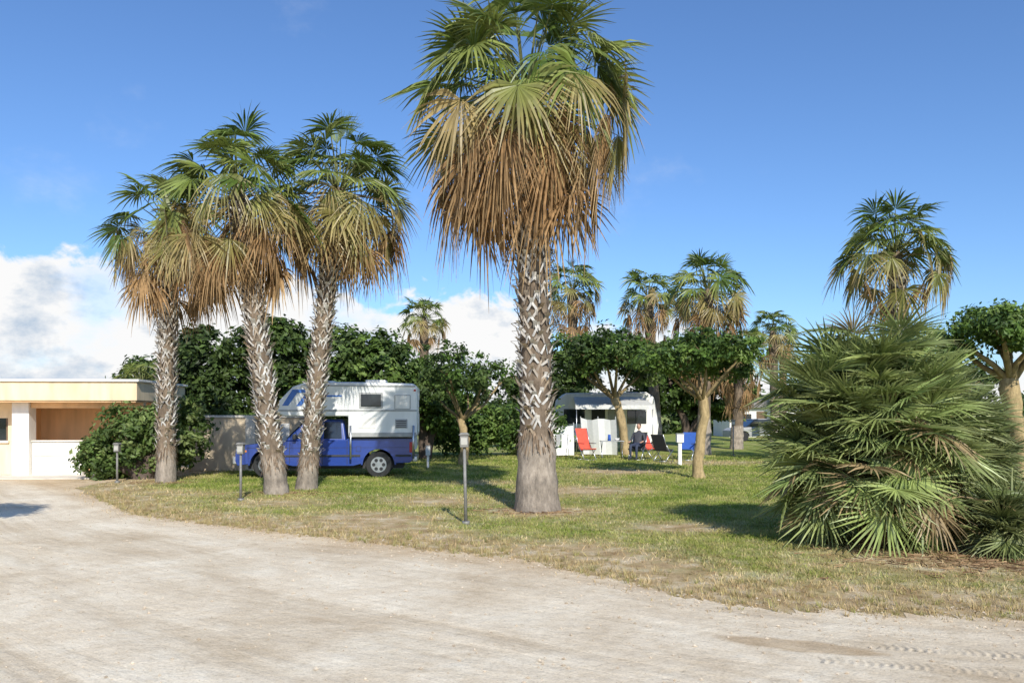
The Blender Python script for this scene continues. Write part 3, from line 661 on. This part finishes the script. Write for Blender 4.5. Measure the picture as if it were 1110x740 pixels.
for (cx) in (fx,rx_):
    for (y0,y1) in ((.03,.26),(1.52,1.75)):
        cyl('tyre',(cx,y0,wz),(cx,y1,wz),.375,M_RUB,T,32,bevel=.03)
        yo=y0-.006 if y0<.5 else y1+.006; yi=y0+.02 if y0<.5 else y1-.02
        cyl('rim',(cx,yi,wz),(cx,yo,wz),.225,M_CHR,T,24)
        for k in range(6):
            an=k*math.pi/3; c_=(cx+math.cos(an)*.14,wz+math.sin(an)*.14)
            yy_=yo+(-.004 if y0<.5 else .004)
            cyl('rim_opening',(c_[0],yo,c_[1]),(c_[0],yy_,c_[1]),.052,M_DARK,T,10)
    V=arc(cx,wz,.455,0,180,16); V2=arc(cx,wz,.50,0,180,16)
    me=bpy.data.meshes.new('arch_flare'); n=len(V)
    me.from_pydata([(x,-.012,z) for x,z in V]+[(x,-.012,z) for x,z in V2]+[(x,.02,z) for x,z in V2],[],[(i,i+1,n+i+1,n+i) for i in range(n-1)]+[(n+i,n+i+1,2*n+i+1,2*n+i) for i in range(n-1)])
    setp(bpy.data.objects.new('arch_flare',me),T,M_BLUE)
cp=[(3.17,1.2),(5.12,1.2),(5.14,2.6),(5.02,2.7),(3.3,2.74),(2.0,2.73),(1.62,2.6),(1.26,2.22),(1.16,2.0),(1.2,1.84),(1.4,1.76),(3.17,1.76)]
prism('camper_body',cp,-.14,1.94,M_CAMP,T,.05,seg=3)
box('camper_lower_skirt',(3.19,-.155,1.17),(5.1,1.955,1.30),M_GREY,T,.01)
box('camper_insert',(3.2,.2,.8),(5.08,1.58,1.19),M_CAMP,T)
prism('grey_band',[(1.25,1.90),(5.12,1.90),(5.12,1.95),(1.22,1.95)],-.150,-.13,M_GREY,T)
prism('blue_stripe',[(1.33,2.06),(1.62,2.52),(2.3,2.52),(2.15,2.44),(1.75,2.42),(1.5,2.06)],-.149,-.13,M_BLUE2,T)
prism('blue_stripe',[(1.72,2.05),(1.95,2.36),(3.0,2.36),(3.0,2.32),(2.05,2.30),(1.86,2.05)],-.149,-.13,M_BLUE2,T)
prism('roof_edge_trim',[(2.0,2.62),(5.08,2.60),(5.08,2.64),(1.85,2.66)],-.155,-.13,M_GREY,T)
box('window_frame',(3.48,-.158,1.98),(4.15,-.13,2.44),M_GREY,T,.02)
box('camper_window',(3.53,-.165,2.03),(4.10,-.14,2.39),M_GLASS,T,.01)
box('service_hatch',(4.5,-.152,1.98),(4.92,-.13,2.36),M_WHITE,T,.01)
for z in(1.97,2.365): box('hatch_edge',(4.49,-.156,z-.008),(4.93,-.15,z+.008),M_GREY,T)
for x in(4.49,4.93): box('hatch_edge',(x-.008,-.157,1.98),(x+.008,-.15,2.36),M_GREY,T)
box('fridge_vent',(4.5,-.154,1.42),(4.85,-.13,1.68),M_GREY,T,.01)
for i in range(4): box('vent_slat',(4.53,-.162,1.45+i*.055),(4.82,-.15,1.47+i*.055),M_PLAS,T)
box('locker',(3.45,-.152,1.42),(3.95,-.13,1.74),M_WHITE,T,.01)
box('marker_lamp',(5.03,-.16,2.48),(5.09,-.14,2.53),M_ORG,T)
box('roof_hatch',(3.6,.5,2.74),(4.2,1.1,2.83),M_WHITE,T,.03)
box('roof_vent',(2.3,.6,2.73),(2.7,1.0,2.80),M_WHITE,T,.03)
box('camper_rear_door',(5.125,.5,1.3),(5.155,1.1,2.45),M_WHITE,T,.01); box('rear_window',(5.15,.6,1.85),(5.16,1.0,2.25),M_GLASS,T)
cyl('jack_leg',(3.25,-.2,.55),(3.25,-.2,1.5),.03,M_CHR,T,10); cyl('jack_leg',(5.02,-.2,.55),(5.02,-.2,1.5),.03,M_CHR,T,10)

# ------------------------------------------------------------ caravan camp
C=empty('caravan',(4.3,36.3,0)); C.scale=(.88,1,.97)
prism('body',[(-2.6,.5),(-2.7,1.3),(-2.5,2.5),(-2.1,2.8),(2.1,2.85),(2.5,2.6),(2.75,1.3),(2.65,.5)],0,2.1,M_WHITE,C,.06,seg=3)
box('window',(-2.2,-.02,1.35),(-1.1,.01,2.05),M_GLASS,C,.02); box('door',(.1,-.03,.55),(.75,.01,2.4),M_GREY,C,.02); box('window',(1.1,-.02,1.35),(2.1,.01,2.0),M_GLASS,C,.02)
box('open_doorway',(-.75,-.025,.55),(-.05,.01,2.35),M_DARK,C)
box('stripe',(-2.55,-.012,.95),(-.8,.01,1.02),M_BLUE2,C)
cyl('wheel',(-.2,-.02,.33),(-.2,.2,.33),.33,M_RUB,C); cyl('hub',(-.2,-.03,.33),(-.2,0,.33),.16,M_CHR,C)
cyl('wheel',(-.2,1.9,.33),(-.2,2.1,.33),.33,M_RUB,C)
box('tow_bar',(-3.6,1.0,.42),(-2.6,1.1,.5),M_GREY,C)
me=bpy.data.meshes.new('awning'); me.from_pydata([(-1.7,-.03,2.62),(1.9,-.03,2.62),(2.0,-2.4,2.2),(-1.8,-2.4,2.2),(-1.8,-2.4,2.02),(2.0,-2.4,2.02)],[],[(0,1,2,3),(3,2,5,4)]); setp(bpy.data.objects.new('awning',me),C,simple('awning_cloth',(.62,.61,.57),.8))
for x in(-1.75,1.95): cyl('awning_pole',(x,-2.38,0),(x,-2.38,2.2),.02,M_CHR,C,8)
def panel(name,loc,rot,w,h,mat,lean=.1):
    E=empty(name,loc,rot)
    n=7; V=[];F=[]
    for i in range(n):
        x=-w/2+w*i/(n-1); y=.06*math.sin(i*1.7)
        V+=[(x,y,.06),(x,y+lean,h-.1*abs(math.sin(i*.9)))]
    F=[(2*i,2*i+2,2*i+3,2*i+1) for i in range(n-1)]
    me=bpy.data.meshes.new('cloth'); me.from_pydata(V,[],F); setp(bpy.data.objects.new('cloth',me),E,mat)
    for x in(-w/2,0,w/2): cyl('pole',(x,-.02,0),(x,lean-.02,h+.05),.018,M_GREY,E,8)
panel('canvas_windbreak',(1.9,32.6,0),.1,1.3,1.35,M_CANV); panel('canvas_windbreak',(3.7,33.2,0),-.4,1.5,1.6,M_CANV,-.35)
def chair(loc,rot,mat,h=1.1):
    E=empty('folding_camp_chair',loc,rot)
    w=.52; r=.014
    for s in(-w/2,w/2):
        cyl('leg',(s,-.28,0),(s,.22,.60),r,M_CHR,E,8); cyl('leg',(s,.30,0),(s,-.24,.44),r,M_CHR,E,8)
        cyl('back_rail',(s,.16,.42),(s,.46,h),r,M_CHR,E,8); box('armrest',(s-.025,-.22,.62),(s+.025,.28,.645),M_PLAS,E,.008)
    for y in(-.28,.30): cyl('cross_bar',(-w/2,y,.015),(w/2,y,.015),r,M_CHR,E,8)
    V=[];
    for i in range(5):
        t=i/4; V+=[(-w/2,-.26+.44*t,.45-.04*math.sin(t*3.14)-.02*t),(w/2,-.26+.44*t,.45-.04*math.sin(t*3.14)-.02*t)]
    for i in range(1,6):
        t=i/5; V+=[(-w/2,.18+.28*t,.43+(h-.43)*t),(w/2,.18+.28*t,.43+(h-.43)*t)]
    F=[(2*i,2*i+1,2*i+3,2*i+2) for i in range(9)]
    me=bpy.data.meshes.new('seat_and_back'); me.from_pydata(V,[],F); o=setp(bpy.data.objects.new('seat_and_back',me),E,mat)
    sd=o.modifiers.new('s','SOLIDIFY'); sd.thickness=.025
chair((2.85,30.2,0),.45,M_RED,1.2)
chair((4.75,30.2,0),-.5,M_BLKF,1.05); chair((5.4,30.6,0),.7,M_RED,.95); chair((5.6,29.3,0),2.4,M_BLKF,1.0)
chair((6.6,30.0,0),-.5,M_NAVY,1.05); chair((7.3,31.5,0),.9,M_BLKF,1.0)
Tb=empty('camping_table',(3.9,31.0,0)); box('top',(-.45,-.3,.68),(.45,.3,.71),M_GREY,Tb,.008)
for x in(-.4,.4):
    cyl('leg',(x,-.26,0),(x,.26,.68),.014,M_CHR,Tb,8); cyl('leg',(x,.26,0),(x,-.26,.68),.014,M_CHR,Tb,8)
cyl('jug',(-.1,0,.712),(-.1,0,.95),.07,M_NAVY,Tb,14,r1=.05); cyl('bowl',(.2,.05,.712),(.2,.05,.8),.06,M_WHITE,Tb,14,r1=.12)
# seated person
m,nt=newmat('clothes_and_skin'); o=N(nt,'ShaderNodeOutputMaterial'); p=N(nt,'ShaderNodeBsdfPrincipled'); p.inputs['Roughness'].default_value=.8
tc=N(nt,'ShaderNodeTexCoord'); sx=N(nt,'ShaderNodeSeparateXYZ'); L(nt,tc.outputs['Object'],sx.inputs[0])
r=N(nt,'ShaderNodeValToRGB'); cr=r.color_ramp; cr.interpolation='CONSTANT'
for _ in range(2): cr.elements.new(.5)
for e,(pp,cc) in zip(cr.elements,[(0,(.03,.03,.03)),(.09,(.035,.045,.08)),(.60,(.05,.05,.06)),(1.0,(.48,.27,.18))]): e.position=pp; e.color=(*cc,1)
mz=N(nt,'ShaderNodeMath',operation='MULTIPLY'); mz.inputs[1].default_value=1/1.12; L(nt,sx.outputs[2],mz.inputs[0]); L(nt,mz.outputs[0],r.inputs['Fac'])
lt=N(nt,'ShaderNodeMath',operation='LESS_THAN'); lt.inputs[1].default_value=-.03; L(nt,sx.outputs[1],lt.inputs[0])
gt=N(nt,'ShaderNodeMath',operation='GREATER_THAN'); gt.inputs[1].default_value=.64; L(nt,sx.outputs[2],gt.inputs[0])
an=N(nt,'ShaderNodeMath',operation='MULTIPLY'); L(nt,lt.outputs[0],an.inputs[0]); L(nt,gt.outputs[0],an.inputs[1])
mx=N(nt,'ShaderNodeMix',data_type='RGBA'); L(nt,an.outputs[0],mx.inputs['Factor']); L(nt,r.outputs['Color'],mx.inputs['A']); mx.inputs['B'].default_value=(.48,.27,.18,1)
L(nt,mx.outputs['Result'],p.inputs['Base Color']); L(nt,p.outputs[0],o.inputs['Surface'])
PE=empty('seated_person',(4.75,30.2,0),-.5)
J={'pel':((0,.08,.56),.155),'bel':((0,.15,.74),.14),'che':((0,.22,.93),.155),'nk0':((0,.25,1.06),.075),'nk1':((0,.25,1.15),.058)}
for sg,n_ in((-1,'l'),(1,'r')):
    J['hp'+n_]=((sg*.10,.04,.55),.095); J['kn'+n_]=((sg*.12,-.36,.56),.065); J['ca'+n_]=((sg*.12,-.38,.36),.056); J['an'+n_]=((sg*.12,-.36,.10),.04); J['to'+n_]=((sg*.13,-.54,.05),.036)
    J['sh'+n_]=((sg*.185,.22,1.00),.062); J['el'+n_]=((sg*.27,.12,.745),.045); J['wr'+n_]=((sg*.24,-.11,.69),.028); J['pa'+n_]=((sg*.235,-.18,.685),.03)
keys=list(J); idx={k_:i for i,k_ in enumerate(keys)}
Ed=[('pel','bel'),('bel','che'),('che','nk0'),('nk0','nk1')]
for n_ in 'lr': Ed+=[('pel','hp'+n_),('hp'+n_,'kn'+n_),('kn'+n_,'ca'+n_),('ca'+n_,'an'+n_),('an'+n_,'to'+n_),('che','sh'+n_),('sh'+n_,'el'+n_),('el'+n_,'wr'+n_),('wr'+n_,'pa'+n_)]
me=bpy.data.meshes.new('body'); me.from_pydata([J[k_][0] for k_ in keys],[(idx[a_],idx[b_]) for a_,b_ in Ed],[])
bo_=bpy.data.objects.new('body',me); me.materials.append(m); COL.objects.link(bo_); bo_.parent=PE
sk=bo_.modifiers.new('skin','SKIN'); sk.use_smooth_shade=True
for i,k_ in enumerate(keys):
    me.skin_vertices[0].data[i].radius=(J[k_][1],J[k_][1]); me.skin_vertices[0].data[i].use_root=(k_=='pel')
ss=bo_.modifiers.new('s','SUBSURF'); ss.levels=1; ss.render_levels=2
def ball(name,c,r3,mat,parent,nu=18,nv=12,zmin=-1):
    V=[];F=[]
    for i in range(nv+1):
        ph=-math.pi/2+math.pi*i/nv
        for j in range(nu):
            th=2*math.pi*j/nu; V.append((c[0]+r3[0]*math.cos(ph)*math.cos(th),c[1]+r3[1]*math.cos(ph)*math.sin(th),c[2]+r3[2]*max(zmin,math.sin(ph))))
    for i in range(nv):
        for j in range(nu): F.append((i*nu+j,i*nu+(j+1)%nu,(i+1)*nu+(j+1)%nu,(i+1)*nu+j))
    me=bpy.data.meshes.new(name); me.from_pydata(V,[],F); return setp(bpy.data.objects.new(name,me),parent,mat,smooth=True)
ball('head',(0,.225,1.27),(.075,.092,.115),M_SKIN,PE); ball('hair',(0,.25,1.30),(.083,.092,.105),M_HAIR,PE)
ball('nose',(0,.128,1.262),(.013,.02,.022),M_SKIN,PE,8,6)
for sg in(-1,1): ball('eye',(sg*.03,.143,1.285),(.011,.008,.008),M_DARK,PE,8,6); ball('ear',(sg*.077,.225,1.27),(.012,.022,.032),M_SKIN,PE,8,6)
ball('mouth',(0,.142,1.222),(.024,.008,.006),simple('lips',(.35,.12,.10)),PE,8,6)
fa=Acc()
for sg in(-1,1):
    for k in range(4):
        x0=sg*.235+(k-1.5)*.017; l_=[.055,.068,.064,.05][k]
        tube(fa,[[x0,-.19,.688],[x0,-.19-l_*.5,.684],[x0,-.19-l_*.85,.668],[x0,-.19-l_,.655]],[.0095,.0088,.008,.005],6,(.48,.27,.18))
    tube(fa,[[sg*.235-sg*.025,-.15,.688],[sg*.235-sg*.045,-.185,.682],[sg*.235-sg*.05,-.215,.674]],[.011,.01,.006],6,(.48,.27,.18))
fa.build('fingers',M_SKIN,True,parent=PE)
R_=empty('clothes_rack',(1.75,30.6,0),.2)
for x in(-.4,.4): cyl('leg',(x,-.25,0),(x,0,.95),.012,M_CHR,R_,8); cyl('leg',(x,.25,0),(x,0,.95),.012,M_CHR,R_,8)
cyl('rail',(-.45,0,.95),(.45,0,.95),.012,M_CHR,R_,8)
for (x0,x1,mm_,zz) in((-.38,-.1,M_WHITE,.45),(-.05,.12,M_GREY,.55),(.16,.4,M_CANV,.4)): box('towel',(x0,-.02,zz),(x1,.02,.97),mm_,R_,.01)
def post(name,loc,h,mat,w=.07):
    E=empty(name,loc); box('post',(-w/2,-w/2,-.02),(w/2,w/2,h),mat,E,.008); box('socket_box',(-w,-w*.9,h-.28),(w,w*.9,h),mat,E,.01); box('cap',(-w*1.1,-w,h+.002),(w*1.1,w,h+.03),M_GREY,E)
post('power_hookup_post',(5.75,27.2,0),1.05,M_WHITE,.12); post('power_hookup_post',(-2.7,25.5,0),.7,M_WHITE,.07)
def lamp(loc,h,lean=0):
    E=empty('garden_lamp',loc); E.rotation_euler=(0,lean,0)
    cyl('pole',(0,0,-.03),(0,0,h-.22),.028,M_MET,E,12,r1=.024); cyl('foot',(0,0,-.01),(0,0,.05),.06,M_MET,E,14)
    box('lantern_body',(-.065,-.065,h-.22),(.065,.065,h-.03),M_MET,E,.01)
    box('lantern_glass',(-.05,-.069,h-.18),(.05,.069,h-.07),simple('frosted_glass',(.45,.43,.38),.3),E,.004)
    prism('lantern_roof',[(-.085,h-.03),(.085,h-.03),(.05,h+.01),(-.05,h+.01)],-.085,.085,M_MET,E,.005)
lamp((-.72,12.4,0),1.42,-.02); lamp((-5.4,15.8,0),1.15); lamp((-9.95,20.0,0),1.0); lamp((9.2,33,0),1.5)

H=empty('white_bungalow',(20,62,0))
box('walls',(-3,0,0),(4,5,2.3),M_WHITE,H); prism('roof',[(-3.4,2.302),(4.4,2.302),(3.2,3.3),(-2.2,3.3)],-.4,5.4,M_TILE,H)
for x in(-2.2,.2,2.4): box('window',(x,-.03,.9),(x+.9,.01,1.8),M_GLASS,H)
box('door',(-.9,-.03,0),(-.1,.01,2.0),M_BRN,H)
K=empty('parked_car',(14.4,52,0),.1)
prism('body',[(0,.3),(0,.7),(.3,.85),(1.1,.92),(3.7,.95),(4.2,.85),(4.25,.35)]+arc(3.4,.3,.36,0,180,8)+arc(.85,.3,.36,0,180,8),0,1.7,M_GREY,K,.05)
prism('cabin',[(1.0,.93),(1.6,1.4),(3.1,1.42),(3.8,.93)],.12,1.58,M_GLASS,K,.05)
prism('roof',[(1.6,1.41),(3.1,1.43),(3.0,1.47),(1.7,1.46)],.14,1.56,M_GREY,K)
for x in(.85,3.4):
    for y in(.02,1.5): cyl('wheel',(x,y,.31),(x,y+.2,.31),.31,M_RUB,K)

# ------------------------------------------------------------ sun, sky
SE=34
sd=Vector((.235*math.cos(rad(SE)),-.972*math.cos(rad(SE)),math.sin(rad(SE)))).normalized()
sl=bpy.data.lights.new('sun','SUN'); sl.energy=5.0; sl.angle=rad(.5); sl.color=(1,.965,.88)
so=bpy.data.objects.new('sun',sl); COL.objects.link(so); so.rotation_euler=(-sd).to_track_quat('-Z','Y').to_euler()
w=bpy.data.worlds.new('World'); scene.world=w; w.use_nodes=True; nt=w.node_tree; nt.nodes.clear()
ST=.13
out=N(nt,'ShaderNodeOutputWorld'); bg=N(nt,'ShaderNodeBackground'); bg.inputs['Strength'].default_value=ST
sky=N(nt,'ShaderNodeTexSky',sky_type='NISHITA'); sky.sun_disc=False; sky.sun_elevation=rad(SE); sky.sun_rotation=math.atan2(sd.x,sd.y)
sky.air_density=1.0; sky.dust_density=.6; sky.ozone_density=2.0
def Mt(op,a,b=None,c=None,clamp=False):
    n=N(nt,'ShaderNodeMath',operation=op,use_clamp=clamp)
    for i,x in enumerate((a,b,c)):
        if x is None: continue
        if isinstance(x,(int,float)): n.inputs[i].default_value=x
        else: L(nt,x,n.inputs[i])
    return n.outputs[0]
tc=N(nt,'ShaderNodeTexCoord'); sx=N(nt,'ShaderNodeSeparateXYZ'); L(nt,tc.outputs['Generated'],sx.inputs[0])
az=Mt('ARCTAN2',sx.outputs[0],sx.outputs[1]); el=Mt('ARCSINE',sx.outputs[2])
mr=N(nt,'ShaderNodeMapRange'); mr.inputs['From Min'].default_value=-.8; mr.inputs['From Max'].default_value=.8; L(nt,az,mr.inputs['Value'])
fc=N(nt,'ShaderNodeFloatCurve'); L(nt,mr.outputs[0],fc.inputs['Value'])
pts=[(0,.14),(.11,.145),(.145,.175),(.19,.17),(.235,.135),(.30,.155),(.34,.155),(.40,.13),(.45,.135),(.48,.145),(.505,.12),(.53,.08),(.6,.11),(.66,.07),(.72,.02),(.8,.05),(1,.04)]
cm=fc.mapping.curves[0]
cm.points[0].location=(0,.14); cm.points[1].location=(1,.04)
for x,y in pts[1:-1]: cm.points.new(x,y)
fc.mapping.update()
cv=N(nt,'ShaderNodeCombineXYZ'); L(nt,Mt('MULTIPLY',az,1.0),cv.inputs[0]); L(nt,Mt('MULTIPLY',el,1.5),cv.inputs[1])
def nz(scale,det,ro,off=0,dist=0):
    n=N(nt,'ShaderNodeTexNoise'); n.inputs['Scale'].default_value=scale; n.inputs['Detail'].default_value=det; n.inputs['Roughness'].default_value=ro; n.inputs['Distortion'].default_value=dist
    va=N(nt,'ShaderNodeVectorMath',operation='ADD'); va.inputs[1].default_value=(off,off*.3,0); L(nt,cv.outputs[0],va.inputs[0]); L(nt,va.outputs[0],n.inputs['Vector']); return n.outputs['Fac']
n1=nz(14,8,.58,0,.3); 
t=Mt('SUBTRACT',fc.outputs[0],el); t=Mt('ADD',t,Mt('MULTIPLY_ADD',n1,.17,-.072))
mask=N(nt,'ShaderNodeMapRange',interpolation_type='SMOOTHSTEP'); mask.inputs['From Min'].default_value=-.002; mask.inputs['From Max'].default_value=.018; L(nt,t,mask.inputs['Value'])
hole=N(nt,'ShaderNodeMapRange',interpolation_type='SMOOTHSTEP'); hole.inputs['From Min'].default_value=.34; hole.inputs['From Max'].default_value=.5; L(nt,nz(7,6,.55,3.1),hole.inputs['Value'])
m1=Mt('MULTIPLY',mask.outputs[0],Mt('MULTIPLY_ADD',hole.outputs[0],.45,.55))
wis=N(nt,'ShaderNodeMapRange',interpolation_type='SMOOTHSTEP'); wis.inputs['From Min'].default_value=.58; wis.inputs['From Max'].default_value=.85; wis.inputs['To Max'].default_value=.3; L(nt,nz(4.5,7,.6,11.7),wis.inputs['Value'])
mf=Mt('MAXIMUM',m1,wis.outputs[0],clamp=True)
shade=N(nt,'ShaderNodeValToRGB'); cr=shade.color_ramp; cr.elements[0].position=.38; cr.elements[0].color=(.50,.61,.75,1); cr.elements[1].position=.55; cr.elements[1].color=(.97,.97,.97,1)
L(nt,Mt('ADD',nz(11,6,.6,1.3),Mt('MULTIPLY_ADD',t,-1.3,.15)),shade.inputs['Fac'])
shs=N(nt,'ShaderNodeVectorMath',operation='SCALE'); L(nt,shade.outputs[0],shs.inputs[0]); shs.inputs['Scale'].default_value=1/ST
gain=N(nt,'ShaderNodeMix',data_type='RGBA',blend_type='MULTIPLY'); gain.inputs['Factor'].default_value=1; gain.inputs['B'].default_value=(.74,.98,1.30,1); L(nt,sky.outputs[0],gain.inputs['A'])
mx=N(nt,'ShaderNodeMix',data_type='RGBA'); L(nt,mf,mx.inputs['Factor']); L(nt,gain.outputs['Result'],mx.inputs['A']); L(nt,shs.outputs[0],mx.inputs['B'])
L(nt,mx.outputs['Result'],bg.inputs['Color']); L(nt,bg.outputs[0],out.inputs['Surface'])

# ------------------------------------------------------------ camera
cd=bpy.data.cameras.new('camera'); cd.sensor_width=36; cd.lens=27.9; cd.shift_y=.072; cd.clip_end=5000; cd.clip_start=.05
co=bpy.data.objects.new('camera',cd); COL.objects.link(co); co.location=(0,0,1.7); co.rotation_euler=(rad(90),0,0); scene.camera=co
